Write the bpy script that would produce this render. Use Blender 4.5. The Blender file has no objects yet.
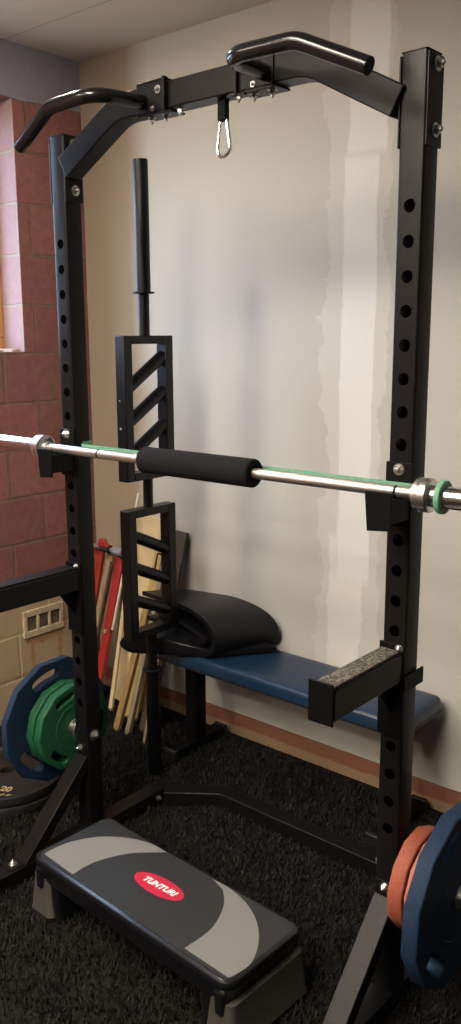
import bpy, bmesh, math, random
from mathutils import Vector, Matrix
random.seed(7)
sc = bpy.context.scene
FILL_LAMP, LAMP2, SKY = 58, 400, 15.5
COL = sc.collection
PI = math.pi
R = math.radians

# ------------------------------------------------------------------ materials
def new_mat(name):
    m = bpy.data.materials.new(name); m.use_nodes = True
    nt = m.node_tree
    return m, nt, nt.nodes['Principled BSDF']

def srgb(r, g, b):
    f = lambda c: (c/255/12.92) if c/255 <= .04045 else ((c/255+.055)/1.055)**2.4
    return (f(r), f(g), f(b), 1)

def coords(nt, scale=(1, 1, 1)):
    tc = nt.nodes.new('ShaderNodeTexCoord'); mp = nt.nodes.new('ShaderNodeMapping')
    mp.inputs['Scale'].default_value = scale
    nt.links.new(tc.outputs['Object'], mp.inputs['Vector'])
    return mp.outputs['Vector']

def noise(nt, vec, scale, detail=4, rough=.55):
    n = nt.nodes.new('ShaderNodeTexNoise'); n.inputs['Scale'].default_value = scale
    n.inputs['Detail'].default_value = detail; n.inputs['Roughness'].default_value = rough
    nt.links.new(vec, n.inputs['Vector']); return n.outputs['Fac']

def ramp(nt, fac, stops):
    r = nt.nodes.new('ShaderNodeValToRGB'); cr = r.color_ramp
    while len(cr.elements) < len(stops): cr.elements.new(.5)
    for e, (p, c) in zip(cr.elements, stops): e.position = p; e.color = c
    nt.links.new(fac, r.inputs['Fac']); return r.outputs['Color']

def mix(nt, fac, a, b):
    m = nt.nodes.new('ShaderNodeMix'); m.data_type = 'RGBA'
    for s, v in ((m.inputs[0], fac), (m.inputs[6], a), (m.inputs[7], b)):
        if hasattr(v, 'is_linked') or isinstance(v, bpy.types.NodeSocket): nt.links.new(v, s)
        else: s.default_value = v
    return m.outputs[2]

def math_n(nt, op, a, b=0.0, clamp=False):
    m = nt.nodes.new('ShaderNodeMath'); m.operation = op; m.use_clamp = clamp
    for s, v in zip(m.inputs, (a, b)):
        if isinstance(v, bpy.types.NodeSocket): nt.links.new(v, s)
        else: s.default_value = v
    return m.outputs[0]

def bump(nt, bsdf, h, strength, dist=.01):
    b = nt.nodes.new('ShaderNodeBump'); b.inputs['Strength'].default_value = strength
    b.inputs['Distance'].default_value = dist
    nt.links.new(h, b.inputs['Height']); nt.links.new(b.outputs['Normal'], bsdf.inputs['Normal'])

def simple(name, col, rough=.5, metal=0, nscale=60, var=.15, bstr=.15, spec=.5, bd=.002):
    m, nt, b = new_mat(name)
    v = coords(nt); f = noise(nt, v, nscale)
    lo = tuple(c*(1-var) for c in col[:3])+(1,); hi = tuple(min(1, c*(1+var)) for c in col[:3])+(1,)
    nt.links.new(ramp(nt, f, [(.3, lo), (.7, hi)]), b.inputs['Base Color'])
    b.inputs['Roughness'].default_value = rough; b.inputs['Metallic'].default_value = metal
    b.inputs['Specular IOR Level'].default_value = spec
    if bstr: bump(nt, b, f, bstr, bd)
    return m

M = {}
M['rack'] = simple('charcoal_hammered_paint', (.006, .0057, .0061, 1), .36, .0, 350, .35, .25, .17, .001)
M['handle'] = simple('charcoal_gloss_paint', (.007, .007, .008, 1), .2, 0, 350, .3, .1, .45, .0006)
M['black_paint'] = simple('black_paint', (.0028, .0028, .0032, 1), .5, 0, 300, .3, .15, .12, .001)
M['swiss'] = simple('black_powder_coat', (.0035, .0035, .004, 1), .38, 0, 400, .3, .15, .3, .001)
M['bolt'] = simple('zinc_bolt', (.55, .54, .52, 1), .3, 1, 200, .15, .05)
M['chrome'] = simple('chrome_steel', (.72, .71, .70, 1), .16, 1, 90, .08, .03)
M['chrome_ring'] = simple('polished_chrome', (.82, .81, .79, 1), .28, 1, 90, .05, 0)
M['bar_steel'] = simple('worn_bar_steel', (.62, .60, .56, 1), .4, 1, 500, .2, .15, .5, .0005)
M['foam'] = simple('black_foam', (.005, .005, .0055, 1), .9, 0, 400, .35, .35, .2)
M['band'] = simple('green_latex', srgb(98, 148, 122), .6, 0, 80, .1, .05)
M['vinyl_blue'] = simple('dark_blue_vinyl', (.008, .026, .058, 1), .3, 0, 500, .15, .12, .45, .0006)
M['vinyl_black'] = simple('black_vinyl_trim', (.010, .010, .012, 1), .45, 0, 300, .2, .1)
M['mat'] = simple('black_foam_mat', (.0045, .0045, .006, 1), .36, 0, 220, .2, .1, .32, .001)
M['blue_plate'] = simple('blue_rubber', (.010, .026, .060, 1), .7, 0, 160, .22, .15, .25)
M['green_plate'] = simple('green_rubber', (.008, .078, .032, 1), .6, 0, 160, .22, .15, .3)
M['orange_plate'] = simple('orange_rubber', (.30, .072, .035, 1), .65, 0, 160, .18, .15)
M['salmon_plate'] = simple('salmon_rubber', (.42, .14, .085, 1), .55, 0, 160, .15, .15)
M['black_rubber'] = simple('black_rubber', (.007, .007, .0075, 1), .5, 0, 120, .25, .15)
M['gold_print'] = simple('gold_print', srgb(170, 150, 110), .5)
M['white_print'] = simple('white_print', srgb(235, 225, 225), .5, bstr=0)
M['red_badge'] = simple('red_badge', (.42, .014, .045, 1), .4, 0, 60, .08, 0)
M['step_grey'] = simple('grey_plastic', (.160, .162, .155, 1), .5, 0, 300, .08, .1)
M['riser_grey'] = simple('grey_riser_plastic', (.043, .041, .034, 1), .55, 0, 300, .1, .1)
M['step_edge'] = simple('black_gloss_plastic', (.006, .0065, .008, 1), .24, 0, 150, .15, .05)
M['chip'] = simple('speckled_wear_strip', (.12, .11, .09, 1), .7, 0, 90, .5, .3)
def chips():
    m, nt, b = new_mat('speckled_chip_strip'); v = coords(nt)
    vo = nt.nodes.new('ShaderNodeTexVoronoi'); vo.inputs['Scale'].default_value = 230
    nt.links.new(v, vo.inputs['Vector'])
    sep = nt.nodes.new('ShaderNodeSeparateColor'); nt.links.new(vo.outputs['Color'], sep.inputs[0])
    nt.links.new(ramp(nt, sep.outputs[0], [(.35, (.02, .018, .015, 1)), (.65, (.075, .065, .05, 1)), (.95, (.22, .195, .15, 1))]), b.inputs['Base Color'])
    b.inputs['Roughness'].default_value = .6; return m
M['chip'] = chips()
M['red_paint'] = simple('red_paint', (.33, .022, .022, 1), .45, 0, 30, .15, .05)
M['cream_board'] = simple('cream_painted_board', (.58, .46, .27, 1), .6, 0, 12, .14, .05)
M['yellow_paint'] = simple('yellow_paint', (.42, .31, .11, 1), .5, 0, 40, .1, .05)
M['white_rod'] = simple('white_rod', (.6, .55, .45, 1), .5, 0, 40, .1, .05)
M['grey_metal'] = simple('dull_grey_steel', (.22, .21, .20, 1), .45, .6, 120, .2, .08)
M['blue_grey'] = simple('grey_plastic_jaw', (.2, .22, .25, 1), .45, 0, 120, .2, .08)
M['airbrick'] = simple('airbrick_clay', (.42, .34, .23, 1), .85, 0, 60, .25, .4)
M['void'] = simple('airbrick_hollow', (.10, .08, .05, 1), .9, 0, 30, .3, .2)
def wood(name, c1, c2, sc_=1):
    m, nt, b = new_mat(name); v = coords(nt, (26*sc_, 26*sc_, 1.6*sc_))
    f = noise(nt, v, 2.2, 6, .65)
    nt.links.new(ramp(nt, f, [(.3, c1), (.7, c2)]), b.inputs['Base Color'])
    b.inputs['Roughness'].default_value = .6; bump(nt, b, f, .15, .002); return m
M['tan_wood'] = wood('tan_wood', (.22, .12, .045, 1), (.42, .26, .12, 1))
M['gold_wood'] = wood('golden_wood', (.20, .12, .042, 1), (.34, .225, .09, 1))
M['grey_wood'] = wood('grey_weathered_wood', (.16, .125, .085, 1), (.30, .24, .165, 1))
M['dark_wood'] = wood('dark_brown_board', (.035, .026, .018, 1), (.075, .055, .038, 1))
M['win_wood'] = wood('orange_window_wood', (.42, .19, .05, 1), (.62, .33, .11, 1))

def deck_mat():
    m, nt, b = new_mat('black_dimpled_plastic'); v = coords(nt)
    vo = nt.nodes.new('ShaderNodeTexVoronoi'); vo.inputs['Scale'].default_value = 140
    vo.inputs['Randomness'].default_value = 0
    nt.links.new(v, vo.inputs['Vector'])
    nt.links.new(ramp(nt, vo.outputs['Distance'], [(.2, (.022, .0235, .026, 1)), (.5, (.010, .0105, .012, 1))]), b.inputs['Base Color'])
    b.inputs['Roughness'].default_value = .48
    bump(nt, b, vo.outputs['Distance'], .5, .002); return m
M['deck'] = deck_mat()

XL = -1.603
def brick_mat():
    m, nt, b = new_mat('red_hollow_brick')
    geo = nt.nodes.new('ShaderNodeNewGeometry'); sp = nt.nodes.new('ShaderNodeSeparateXYZ')
    nt.links.new(geo.outputs['Position'], sp.inputs[0])
    nsp = nt.nodes.new('ShaderNodeSeparateXYZ'); nt.links.new(geo.outputs['True Normal'], nsp.inputs[0])
    isy = math_n(nt, 'GREATER_THAN', math_n(nt, 'ABSOLUTE', nsp.outputs[1]), .5)
    # u runs along the face: y on the wall face, x on the reveals
    u = math_n(nt, 'ADD', math_n(nt, 'MULTIPLY', sp.outputs[1], math_n(nt, 'SUBTRACT', 1, isy)),
               math_n(nt, 'MULTIPLY', math_n(nt, 'ADD', sp.outputs[0], .52), isy))
    cb = nt.nodes.new('ShaderNodeCombineXYZ')
    nt.links.new(math_n(nt, 'ADD', u, 10.5-.665-.175), cb.inputs[0])
    nt.links.new(math_n(nt, 'ADD', sp.outputs[2], 2.1-1.665+2.1), cb.inputs[1])
    br = nt.nodes.new('ShaderNodeTexBrick'); br.offset = .5
    br.inputs['Scale'].default_value = 1; br.inputs['Brick Width'].default_value = .35
    br.inputs['Row Height'].default_value = .21; br.inputs['Mortar Size'].default_value = .0075
    br.inputs['Mortar Smooth'].default_value = .35; br.inputs['Bias'].default_value = 0
    br.inputs['Color1'].default_value = (.275, .112, .102, 1); br.inputs['Color2'].default_value = (.20, .088, .082, 1)
    br.inputs['Mortar'].default_value = (.17, .115, .08, 1)
    # wobble the joints a little
    v = coords(nt); nz = nt.nodes.new('ShaderNodeTexNoise'); nz.inputs['Scale'].default_value = 9
    nt.links.new(v, nz.inputs['Vector'])
    vm = nt.nodes.new('ShaderNodeVectorMath'); vm.operation = 'MULTIPLY_ADD'
    nt.links.new(nz.outputs['Color'], vm.inputs[0]); vm.inputs[1].default_value = (.016, .016, 0)
    nt.links.new(cb.outputs[0], vm.inputs[2]); nt.links.new(vm.outputs[0], br.inputs['Vector'])
    n1 = noise(nt, v, 5, 5, .6); n2 = noise(nt, v, 34, 5, .65)
    dusty = mix(nt, ramp(nt, n1, [(.48, (0, 0, 0, 1)), (.75, (.55, .55, .55, 1))]), br.outputs['Color'], (.23, .14, .10, 1))
    grain = mix(nt, ramp(nt, n2, [(.35, (.35, .35, .35, 1)), (.65, (0, 0, 0, 1))]), dusty, (.10, .035, .03, 1))
    # lime-washed pale courses below z = .57
    z = sp.outputs[2]
    zz = math_n(nt, 'ADD', z, math_n(nt, 'MULTIPLY', math_n(nt, 'SUBTRACT', n1, .5), .10))
    low = ramp(nt, math_n(nt, 'MULTIPLY', math_n(nt, 'SUBTRACT', zz, .545), 18, True), [(0, (1, 1, 1, 1)), (1, (0, 0, 0, 1))])
    pale = mix(nt, br.outputs['Fac'], mix(nt, n1, (.33, .245, .15, 1), (.44, .355, .23, 1)), (.48, .40, .26, 1))
    c = mix(nt, math_n(nt, 'MULTIPLY', low, .92), grain, pale)
    # rusty foam seams: a wavering line near z = .2 and two short ones beneath the airbrick
    y = sp.outputs[1]
    wob = math_n(nt, 'MULTIPLY', math_n(nt, 'SUBTRACT', noise(nt, v, 11, 6, .7), .5), .075)
    lz = math_n(nt, 'ADD', math_n(nt, 'SUBTRACT', z, .20), wob)
    l1 = math_n(nt, 'LESS_THAN', math_n(nt, 'ABSOLUTE', lz), .009)
    ly = math_n(nt, 'ADD', y, wob)
    inz = math_n(nt, 'MULTIPLY', math_n(nt, 'GREATER_THAN', z, .21), math_n(nt, 'LESS_THAN', z, .36))
    l2 = math_n(nt, 'LESS_THAN', math_n(nt, 'ABSOLUTE', math_n(nt, 'SUBTRACT', ly, .55)), .012)
    l3 = math_n(nt, 'LESS_THAN', math_n(nt, 'ABSOLUTE', math_n(nt, 'SUBTRACT', ly, .71)), .010)
    l23 = math_n(nt, 'MULTIPLY', math_n(nt, 'MAXIMUM', l2, l3), inz)
    l4 = math_n(nt, 'MULTIPLY', math_n(nt, 'LESS_THAN', math_n(nt, 'ABSOLUTE', math_n(nt, 'ADD', math_n(nt, 'SUBTRACT', z, .345), wob)), .011),
                math_n(nt, 'MULTIPLY', math_n(nt, 'GREATER_THAN', y, .52), math_n(nt, 'LESS_THAN', y, .73)))
    ln = math_n(nt, 'MULTIPLY', math_n(nt, 'MAXIMUM', math_n(nt, 'MAXIMUM', l1, l23), l4), math_n(nt, 'ADD', math_n(nt, 'MULTIPLY', n2, 1.5), -.25, True))
    c = mix(nt, ln, c, (.30, .115, .025, 1))
    # concrete lintel above the opening
    top = math_n(nt, 'GREATER_THAN', math_n(nt, 'ADD', z, math_n(nt, 'MULTIPLY', math_n(nt, 'SUBTRACT', n1, .5), .05)), 2.705)
    conc = mix(nt, n2, (.19, .185, .24, 1), (.26, .25, .31, 1))
    c = mix(nt, top, c, conc)
    rev = math_n(nt, 'MULTIPLY', isy, math_n(nt, 'LESS_THAN', sp.outputs[0], XL-.002))
    rev_pale = mix(nt, br.outputs['Fac'], mix(nt, n2, (.34, .22, .23, 1), (.42, .31, .33, 1)), (.40, .33, .30, 1))  # paler, pinker brick colour for the reveal faces
    c = mix(nt, math_n(nt, 'MULTIPLY', rev, .85), c, rev_pale)
    nt.links.new(c, b.inputs['Base Color']); b.inputs['Roughness'].default_value = .88
    b.inputs['Specular IOR Level'].default_value = .25
    h = math_n(nt, 'ADD', math_n(nt, 'MULTIPLY', math_n(nt, 'SUBTRACT', 1, br.outputs['Fac']), math_n(nt, 'SUBTRACT', 1, top)), math_n(nt, 'MULTIPLY', n2, .5))
    bump(nt, b, h, .6, .008); return m
M['brick'] = brick_mat()

def drywall_mat():
    m, nt, b = new_mat('plasterboard_with_filled_joint')
    geo = nt.nodes.new('ShaderNodeNewGeometry'); sp = nt.nodes.new('ShaderNodeSeparateXYZ')
    nt.links.new(geo.outputs['Position'], sp.inputs[0]); x, z = sp.outputs[0], sp.outputs[2]
    v = coords(nt); n1 = noise(nt, v, 1.6, 3); n2 = noise(nt, v, 6.5, 6, .62); n3 = noise(nt, v, 40, 4)
    base = mix(nt, n1, (.465, .445, .405, 1), (.505, .485, .445, 1))
    base = mix(nt, math_n(nt, 'MULTIPLY', n3, .25), base, (.44, .42, .38, 1))
    d = math_n(nt, 'MULTIPLY', math_n(nt, 'SUBTRACT', n2, .5), .16)
    # broad thin skim (feathered, wavering left edge) then the thicker white band inside it
    def band(xl, xr, wob, zlo, zhi):
        w = math_n(nt, 'MULTIPLY', d, wob)
        a = math_n(nt, 'MULTIPLY', math_n(nt, 'SUBTRACT', math_n(nt, 'ADD', x, w), xl), 130, True)
        c = math_n(nt, 'MULTIPLY', math_n(nt, 'SUBTRACT', xr, math_n(nt, 'SUBTRACT', x, math_n(nt, 'MULTIPLY', w, .7))), 130, True)
        zz = math_n(nt, 'MULTIPLY', math_n(nt, 'MULTIPLY', math_n(nt, 'SUBTRACT', z, zlo), 30, True), math_n(nt, 'MULTIPLY', math_n(nt, 'SUBTRACT', zhi, z), 30, True))
        return math_n(nt, 'MULTIPLY', math_n(nt, 'MULTIPLY', a, c), zz)
    skim = band(-.285, -.015, 1.4, .27, 3.2)
    base = mix(nt, math_n(nt, 'MULTIPLY', skim, .75), base, (.57, .55, .51, 1))
    core = math_n(nt, 'MAXIMUM', band(-.207, -.060, .25, .80, 2.36), band(-.190, -.033, .35, 2.33, 3.2))
    base = mix(nt, math_n(nt, 'MULTIPLY', core, .85), base, (.69, .68, .66, 1))
    low = band(-.245, -.09, .7, .40, 1.0)
    base = mix(nt, math_n(nt, 'MULTIPLY', low, .7), base, (.70, .67, .61, 1))
    bot = band(-.20, .03, 1.0, .16, .36)
    base = mix(nt, math_n(nt, 'MULTIPLY', bot, .3), base, (.60, .54, .45, 1))
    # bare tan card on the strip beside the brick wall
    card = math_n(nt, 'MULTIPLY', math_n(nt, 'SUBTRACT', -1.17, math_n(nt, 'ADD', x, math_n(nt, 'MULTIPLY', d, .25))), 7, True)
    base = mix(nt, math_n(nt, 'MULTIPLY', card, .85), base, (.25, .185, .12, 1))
    nt.links.new(base, b.inputs['Base Color']); b.inputs['Roughness'].default_value = .85
    b.inputs['Specular IOR Level'].default_value = .2
    bump(nt, b, math_n(nt, 'ADD', math_n(nt, 'ADD', skim, core), math_n(nt, 'MULTIPLY', n3, .15)), .35, .003); return m
M['drywall'] = drywall_mat()

def base_brick_mat():
    m, nt, b = new_mat('bare_wall_base')
    geo = nt.nodes.new('ShaderNodeNewGeometry'); sp = nt.nodes.new('ShaderNodeSeparateXYZ')
    nt.links.new(geo.outputs['Position'], sp.inputs[0]); v = coords(nt); n = noise(nt, v, 7, 6, .65)
    zz = math_n(nt, 'ADD', sp.outputs[2], math_n(nt, 'MULTIPLY', math_n(nt, 'SUBTRACT', n, .5), .02))
    c = ramp(nt, math_n(nt, 'MULTIPLY', zz, 7), [(0, (.30, .20, .115, 1)), (.28, (.32, .21, .12, 1)), (.34, (.22, .062, .04, 1)), (.80, (.24, .085, .055, 1)), (.86, (.14, .075, .05, 1))])
    c = mix(nt, math_n(nt, 'MULTIPLY', noise(nt, v, 3, 4), .7), c, (.22, .13, .07, 1))
    nt.links.new(c, b.inputs['Base Color']); b.inputs['Roughness'].default_value = .9; bump(nt, b, n, .5, .006); return m
M['wallbase'] = base_brick_mat()

def ceiling_mat():
    m, nt, b = new_mat('ceiling_board'); v = coords(nt); n = noise(nt, v, 2, 4)
    geo = nt.nodes.new('ShaderNodeNewGeometry'); sp = nt.nodes.new('ShaderNodeSeparateXYZ')
    nt.links.new(geo.outputs['Position'], sp.inputs[0])
    c = mix(nt, n, (.60, .565, .53, 1), (.65, .61, .57, 1))
    s = math_n(nt, 'LESS_THAN', math_n(nt, 'ABSOLUTE', math_n(nt, 'SUBTRACT', math_n(nt, 'FRACT', math_n(nt, 'MULTIPLY', math_n(nt, 'SUBTRACT', sp.outputs[1], .566), 1/.6)), .0)), .012)
    nt.links.new(mix(nt, math_n(nt, 'MULTIPLY', s, .45), c, (.2, .16, .12, 1)), b.inputs['Base Color'])
    b.inputs['Roughness'].default_value = .85; return m
M['ceiling'] = ceiling_mat()
M['dark_wall'] = simple('dark_plaster', (.06, .055, .05, 1), .9, 0, 4, .06, .05)
M['plain_wall'] = simple('plain_plaster', (.46, .39, .31, 1), .85, 0, 4, .06, .05)
M['floor'] = simple('black_carpet_backing', (.010, .009, .008, 1), .95, 0, 60, .4, .5, .1)
def pile_mat():
    m, nt, b = new_mat('black_shag_pile'); v = coords(nt)
    f = noise(nt, v, 14, 5, .7)
    nt.links.new(ramp(nt, f, [(.35, (.005, .0048, .0048, 1)), (.7, (.021, .020, .0195, 1))]), b.inputs['Base Color'])
    b.inputs['Roughness'].default_value = .75; b.inputs['Specular IOR Level'].default_value = .25; return m
M['pile'] = pile_mat()
def glow(name, col, s):
    m, nt, b = new_mat(name)
    b.inputs['Base Color'].default_value = (.8, .8, .8, 1)
    b.inputs['Emission Color'].default_value = col; b.inputs['Emission Strength'].default_value = s; return m
def glass_mat():
    m = bpy.data.materials.new('window_glass'); m.use_nodes = True; nt = m.node_tree; nt.nodes.clear()
    o = nt.nodes.new('ShaderNodeOutputMaterial'); t = nt.nodes.new('ShaderNodeBsdfTransparent'); g = nt.nodes.new('ShaderNodeBsdfGlossy')
    g.inputs['Roughness'].default_value = .02; mx = nt.nodes.new('ShaderNodeMixShader'); mx.inputs[0].default_value = .07
    nt.links.new(t.outputs[0], mx.inputs[1]); nt.links.new(g.outputs[0], mx.inputs[2]); nt.links.new(mx.outputs[0], o.inputs[0]); return m
M['glass'] = glass_mat()

# ------------------------------------------------------------------ mesh helpers
class MB:
    def __init__(s): s.bm = bmesh.new()
    def box(s, x0, x1, y0, y1, z0, z1):
        v = [s.bm.verts.new(p) for p in ((x0,y0,z0),(x1,y0,z0),(x1,y1,z0),(x0,y1,z0),(x0,y0,z1),(x1,y0,z1),(x1,y1,z1),(x0,y1,z1))]
        for f in ((0,3,2,1),(4,5,6,7),(0,1,5,4),(1,2,6,5),(2,3,7,6),(3,0,4,7)): s.bm.faces.new([v[i] for i in f])
        return v
    def cyl(s, p0, p1, r0, r1=None, n=28, cap=True):
        r1 = r0 if r1 is None else r1
        return s.tube([p0, p1], [r0, r1], n, cap)
    def tube(s, pts, r, n=20, cap=True):
        pts = [Vector(p) for p in pts]; rs = r if isinstance(r, (list, tuple)) else [r]*len(pts)
        t = (pts[1]-pts[0]).normalized(); a = Vector((0, 0, 1)) if abs(t.z) < .9 else Vector((1, 0, 0))
        u = t.cross(a).normalized(); rings = []
        for i, p in enumerate(pts):
            t2 = ((pts[min(i+1, len(pts)-1)]-p).normalized() + (p-pts[max(i-1, 0)]).normalized()).normalized()
            u = (u - t2*u.dot(t2)).normalized(); w = t2.cross(u)
            rings.append([s.bm.verts.new(p+(u*math.cos(k*2*PI/n)+w*math.sin(k*2*PI/n))*rs[i]) for k in range(n)])
        for a, b in zip(rings, rings[1:]):
            for k in range(n): s.bm.faces.new((a[k], a[(k+1) % n], b[(k+1) % n], b[k]))
        if cap: s.bm.faces.new(rings[0][::-1]); s.bm.faces.new(rings[-1])
        return rings
    def lathe(s, c, axis, prof, n=32):
        """prof: (distance along the axis, radius); closed loop of rings"""
        c = Vector(c); ax = Vector(axis).normalized(); a = Vector((0, 0, 1)) if abs(ax.z) < .9 else Vector((1, 0, 0))
        u = ax.cross(a).normalized(); w = ax.cross(u); rings = []
        for d, r in prof:
            rings.append([s.bm.verts.new(c+ax*d+(u*math.cos(k*2*PI/n)+w*math.sin(k*2*PI/n))*r) for k in range(n)])
        for a, b in zip(rings, rings[1:]):
            for k in range(n): s.bm.faces.new((a[k], a[(k+1) % n], b[(k+1) % n], b[k]))
        s.bm.faces.new(rings[0][::-1]); s.bm.faces.new(rings[-1])
    def prism(s, poly, lo, hi, axis):
        """poly: 2-D outline; axis x: (y,z), y: (x,z), z: (x,y)"""
        def P(a, b, h): return {'x': (h, a, b), 'y': (a, h, b), 'z': (a, b, h)}[axis]
        A = [s.bm.verts.new(P(a, b, lo)) for a, b in poly]; B = [s.bm.verts.new(P(a, b, hi)) for a, b in poly]
        n = len(poly); s.bm.faces.new(A[::-1]); s.bm.faces.new(B)
        for k in range(n): s.bm.faces.new((A[k], A[(k+1) % n], B[(k+1) % n], B[k]))
    def strip(s, path, half, lo, hi, axis):
        """a band of constant width along a 2-D path, extruded along axis as quads"""
        L, Rr = offset2(path, half)
        def P(q, h): return {'x': (h, q[0], q[1]), 'y': (q[0], h, q[1]), 'z': (q[0], q[1], h)}[axis]
        vs = [[s.bm.verts.new(P(q, h)) for q, h in ((l, lo), (r, lo), (r, hi), (l, hi))] for l, r in zip(L, Rr)]
        for a, b in zip(vs, vs[1:]):
            for k in range(4): s.bm.faces.new((a[k], a[(k+1) % 4], b[(k+1) % 4], b[k]))
        s.bm.faces.new(vs[0][::-1]); s.bm.faces.new(vs[-1])
    def xf(s, mat):
        bmesh.ops.transform(s.bm, matrix=mat, verts=s.bm.verts); return s
    def build(s, name, mat, parent=None, bevel=0, seg=2, smooth=True, origin=None):
        bm = s.bm; bmesh.ops.recalc_face_normals(bm, faces=bm.faces)
        o0 = Vector(origin) if origin is not None else (thing_origin(parent) if parent else Vector((0, 0, 0)))
        if parent is None and origin is None and bm.verts:
            xs = [v.co for v in bm.verts]
            o0 = Vector((sum(p.x for p in xs)/len(xs), sum(p.y for p in xs)/len(xs), min(p.z for p in xs)))
        bmesh.ops.translate(bm, vec=-o0, verts=bm.verts)
        me = bpy.data.meshes.new(name); bm.to_mesh(me); bm.free()
        return link(name, me, mat, parent, bevel, seg, smooth, o0)

def link(name, me, mat, parent, bevel=0, seg=2, smooth=True, o0=None):
    ob = bpy.data.objects.new(name, me); COL.objects.link(ob)
    if mat: me.materials.append(M[mat] if isinstance(mat, str) else mat)
    if smooth:
        me.shade_smooth()
        try: me.set_sharp_from_angle(angle=R(34))
        except Exception: pass
    if bevel:
        b = ob.modifiers.new('bevel', 'BEVEL'); b.width = bevel; b.segments = seg; b.limit_method = 'ANGLE'; b.angle_limit = R(35)
        b.harden_normals = False
    if parent: ob.parent = parent
    elif o0 is not None: ob.location = o0
    return ob

def thing_origin(o):
    while o.parent: o = o.parent
    return o.location.copy()

def offset2(path, half):
    L, Rr = [], []
    n = len(path)
    for i, p in enumerate(path):
        a = path[max(i-1, 0)]; b = path[min(i+1, n-1)]
        d1 = Vector((p[0]-a[0], p[1]-a[1])); d2 = Vector((b[0]-p[0], b[1]-p[1]))
        if d1.length < 1e-9: d1 = d2
        if d2.length < 1e-9: d2 = d1
        d1.normalize(); d2.normalize(); t = (d1+d2)
        t = t.normalized() if t.length > 1e-6 else d1
        k = 1/max(.5, t.dot(d1)); nx, ny = -t.y*half*k, t.x*half*k
        L.append((p[0]+nx, p[1]+ny)); Rr.append((p[0]-nx, p[1]-ny))
    return L, Rr

def fillet(pts, rads, n=8):
    """round the inner corners of a polyline (2-D or 3-D)"""
    pts = [Vector(p) for p in pts]; out = [pts[0]]
    for i in range(1, len(pts)-1):
        p = pts[i]; a = (pts[i-1]-p); b = (pts[i+1]-p); r = rads[i-1]
        la, lb = a.length, b.length; a.normalize(); b.normalize()
        ang = a.angle(b); d = min(r/math.tan(ang/2), la*.49, lb*.49); r2 = d*math.tan(ang/2)
        c = p + (a+b).normalized()*(r2/math.sin(ang/2)); s = p+a*d-c; e = p+b*d-c
        for k in range(n+1):
            w = PI-ang; t = k/n; out.append(c + (s*math.sin((1-t)*w)+e*math.sin(t*w))/math.sin(w) if len(p) == 3 else c + rot_between(s, e, t))
    out.append(pts[-1]); return out
def rot_between(s, e, t):
    a0 = math.atan2(s.y, s.x); a1 = math.atan2(e.y, e.x); d = (a1-a0+PI) % (2*PI)-PI
    return Vector((math.cos(a0+d*t), math.sin(a0+d*t)))*s.length

def thing(name, loc, label, cat, group=None):
    o = bpy.data.objects.new(name, None); o.empty_display_size = .1; COL.objects.link(o); o.location = loc
    return tag(o, label, cat, group)
def tag(o, label, cat, group=None):
    o['label'] = label; o['category'] = cat
    if group: o['group'] = group
    return o
def struct(o): o['kind'] = 'structure'; return o
def hexbolt(name, p, axis, parent, r=.010, h=.008, mat='bolt', washer=True):
    mb = MB(); p = Vector(p); ax = Vector(axis).normalized()
    prof = []
    if washer: mb.lathe(p, ax, [(0, r*1.45), (.0015, r*1.45)], 20)
    mb.lathe(p+ax*(.0015 if washer else 0), ax, [(0, r), (h*.75, r), (h, r*.72)], 6)
    # rounded tip of the bolt
    mb.lathe(p+ax*h, ax, [(0, r*.55), (h*.5, r*.5), (h*.7, r*.3)], 14)
    return mb.build(name, mat, parent, smooth=False)

def text_mesh(body, size, depth=.0006):
    cu = bpy.data.curves.new('txt', 'FONT'); cu.body = body; cu.size = size; cu.extrude = depth
    cu.align_x = 'CENTER'; cu.align_y = 'CENTER'
    return cu
def text_obj(name, body, size, mat, parent, matrix, shear=0, offset=0, spacing=1):
    cu = text_mesh(body, size); cu.shear = shear; cu.offset = offset; cu.space_character = spacing
    t = bpy.data.objects.new('t', cu); COL.objects.link(t); dg = bpy.context.evaluated_depsgraph_get()
    me = bpy.data.meshes.new_from_object(t.evaluated_get(dg)); bpy.data.objects.remove(t); bpy.data.curves.remove(cu)
    me.name = name; me.transform(Matrix.Translation(-thing_origin(parent)) @ matrix)
    return link(name, me, mat, parent, smooth=False)

# ------------------------------------------------------------------ the room
XL, YB, ZC = -1.603, .96, 2.915
XR, YF = 4.2, -4.6
WY0, WY1, WZ0, WZ1 = -.62, .594, 1.668, 2.700     # window opening in the left wall
TH = .32
mb = MB(); mb.box(XL-TH, XR+.2, YF-.2, YB+.2, -.15, 0); struct(mb.build('floor', 'floor', origin=(0, 0, 0)))
mb = MB(); mb.box(XL-TH, XR+.2, YF-.2, YB+.2, ZC, ZC+.12); struct(mb.build('ceiling', 'ceiling', origin=(0, 0, 0)))
mb = MB()
mb.box(XL-TH, XL, YF-.2, WY0, 0, ZC); mb.box(XL-TH, XL, WY1, YB+.2, 0, ZC)
mb.box(XL-TH, XL, WY0, WY1, 0, WZ0); mb.box(XL-TH, XL, WY0, WY1, WZ1, ZC)
struct(mb.build('wall_left', 'brick', origin=(0, 0, 0)))
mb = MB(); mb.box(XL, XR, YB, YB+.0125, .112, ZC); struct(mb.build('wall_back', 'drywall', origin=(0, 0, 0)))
mb = MB(); mb.box(XL, XR, YB+.0125, YB+.2, 0, ZC); struct(mb.build('baseboard_back', 'wallbase', origin=(0, 0, 0)))
mb = MB(); mb.box(XR, XR+.2, YF-.2, YB+.2, 0, ZC); struct(mb.build('wall_right', 'dark_wall', origin=(0, 0, 0)))
mb = MB(); mb.box(XL, XR, YF-.2, YF, 0, ZC); struct(mb.build('wall_front', 'dark_wall', origin=(0, 0, 0)))
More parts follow.
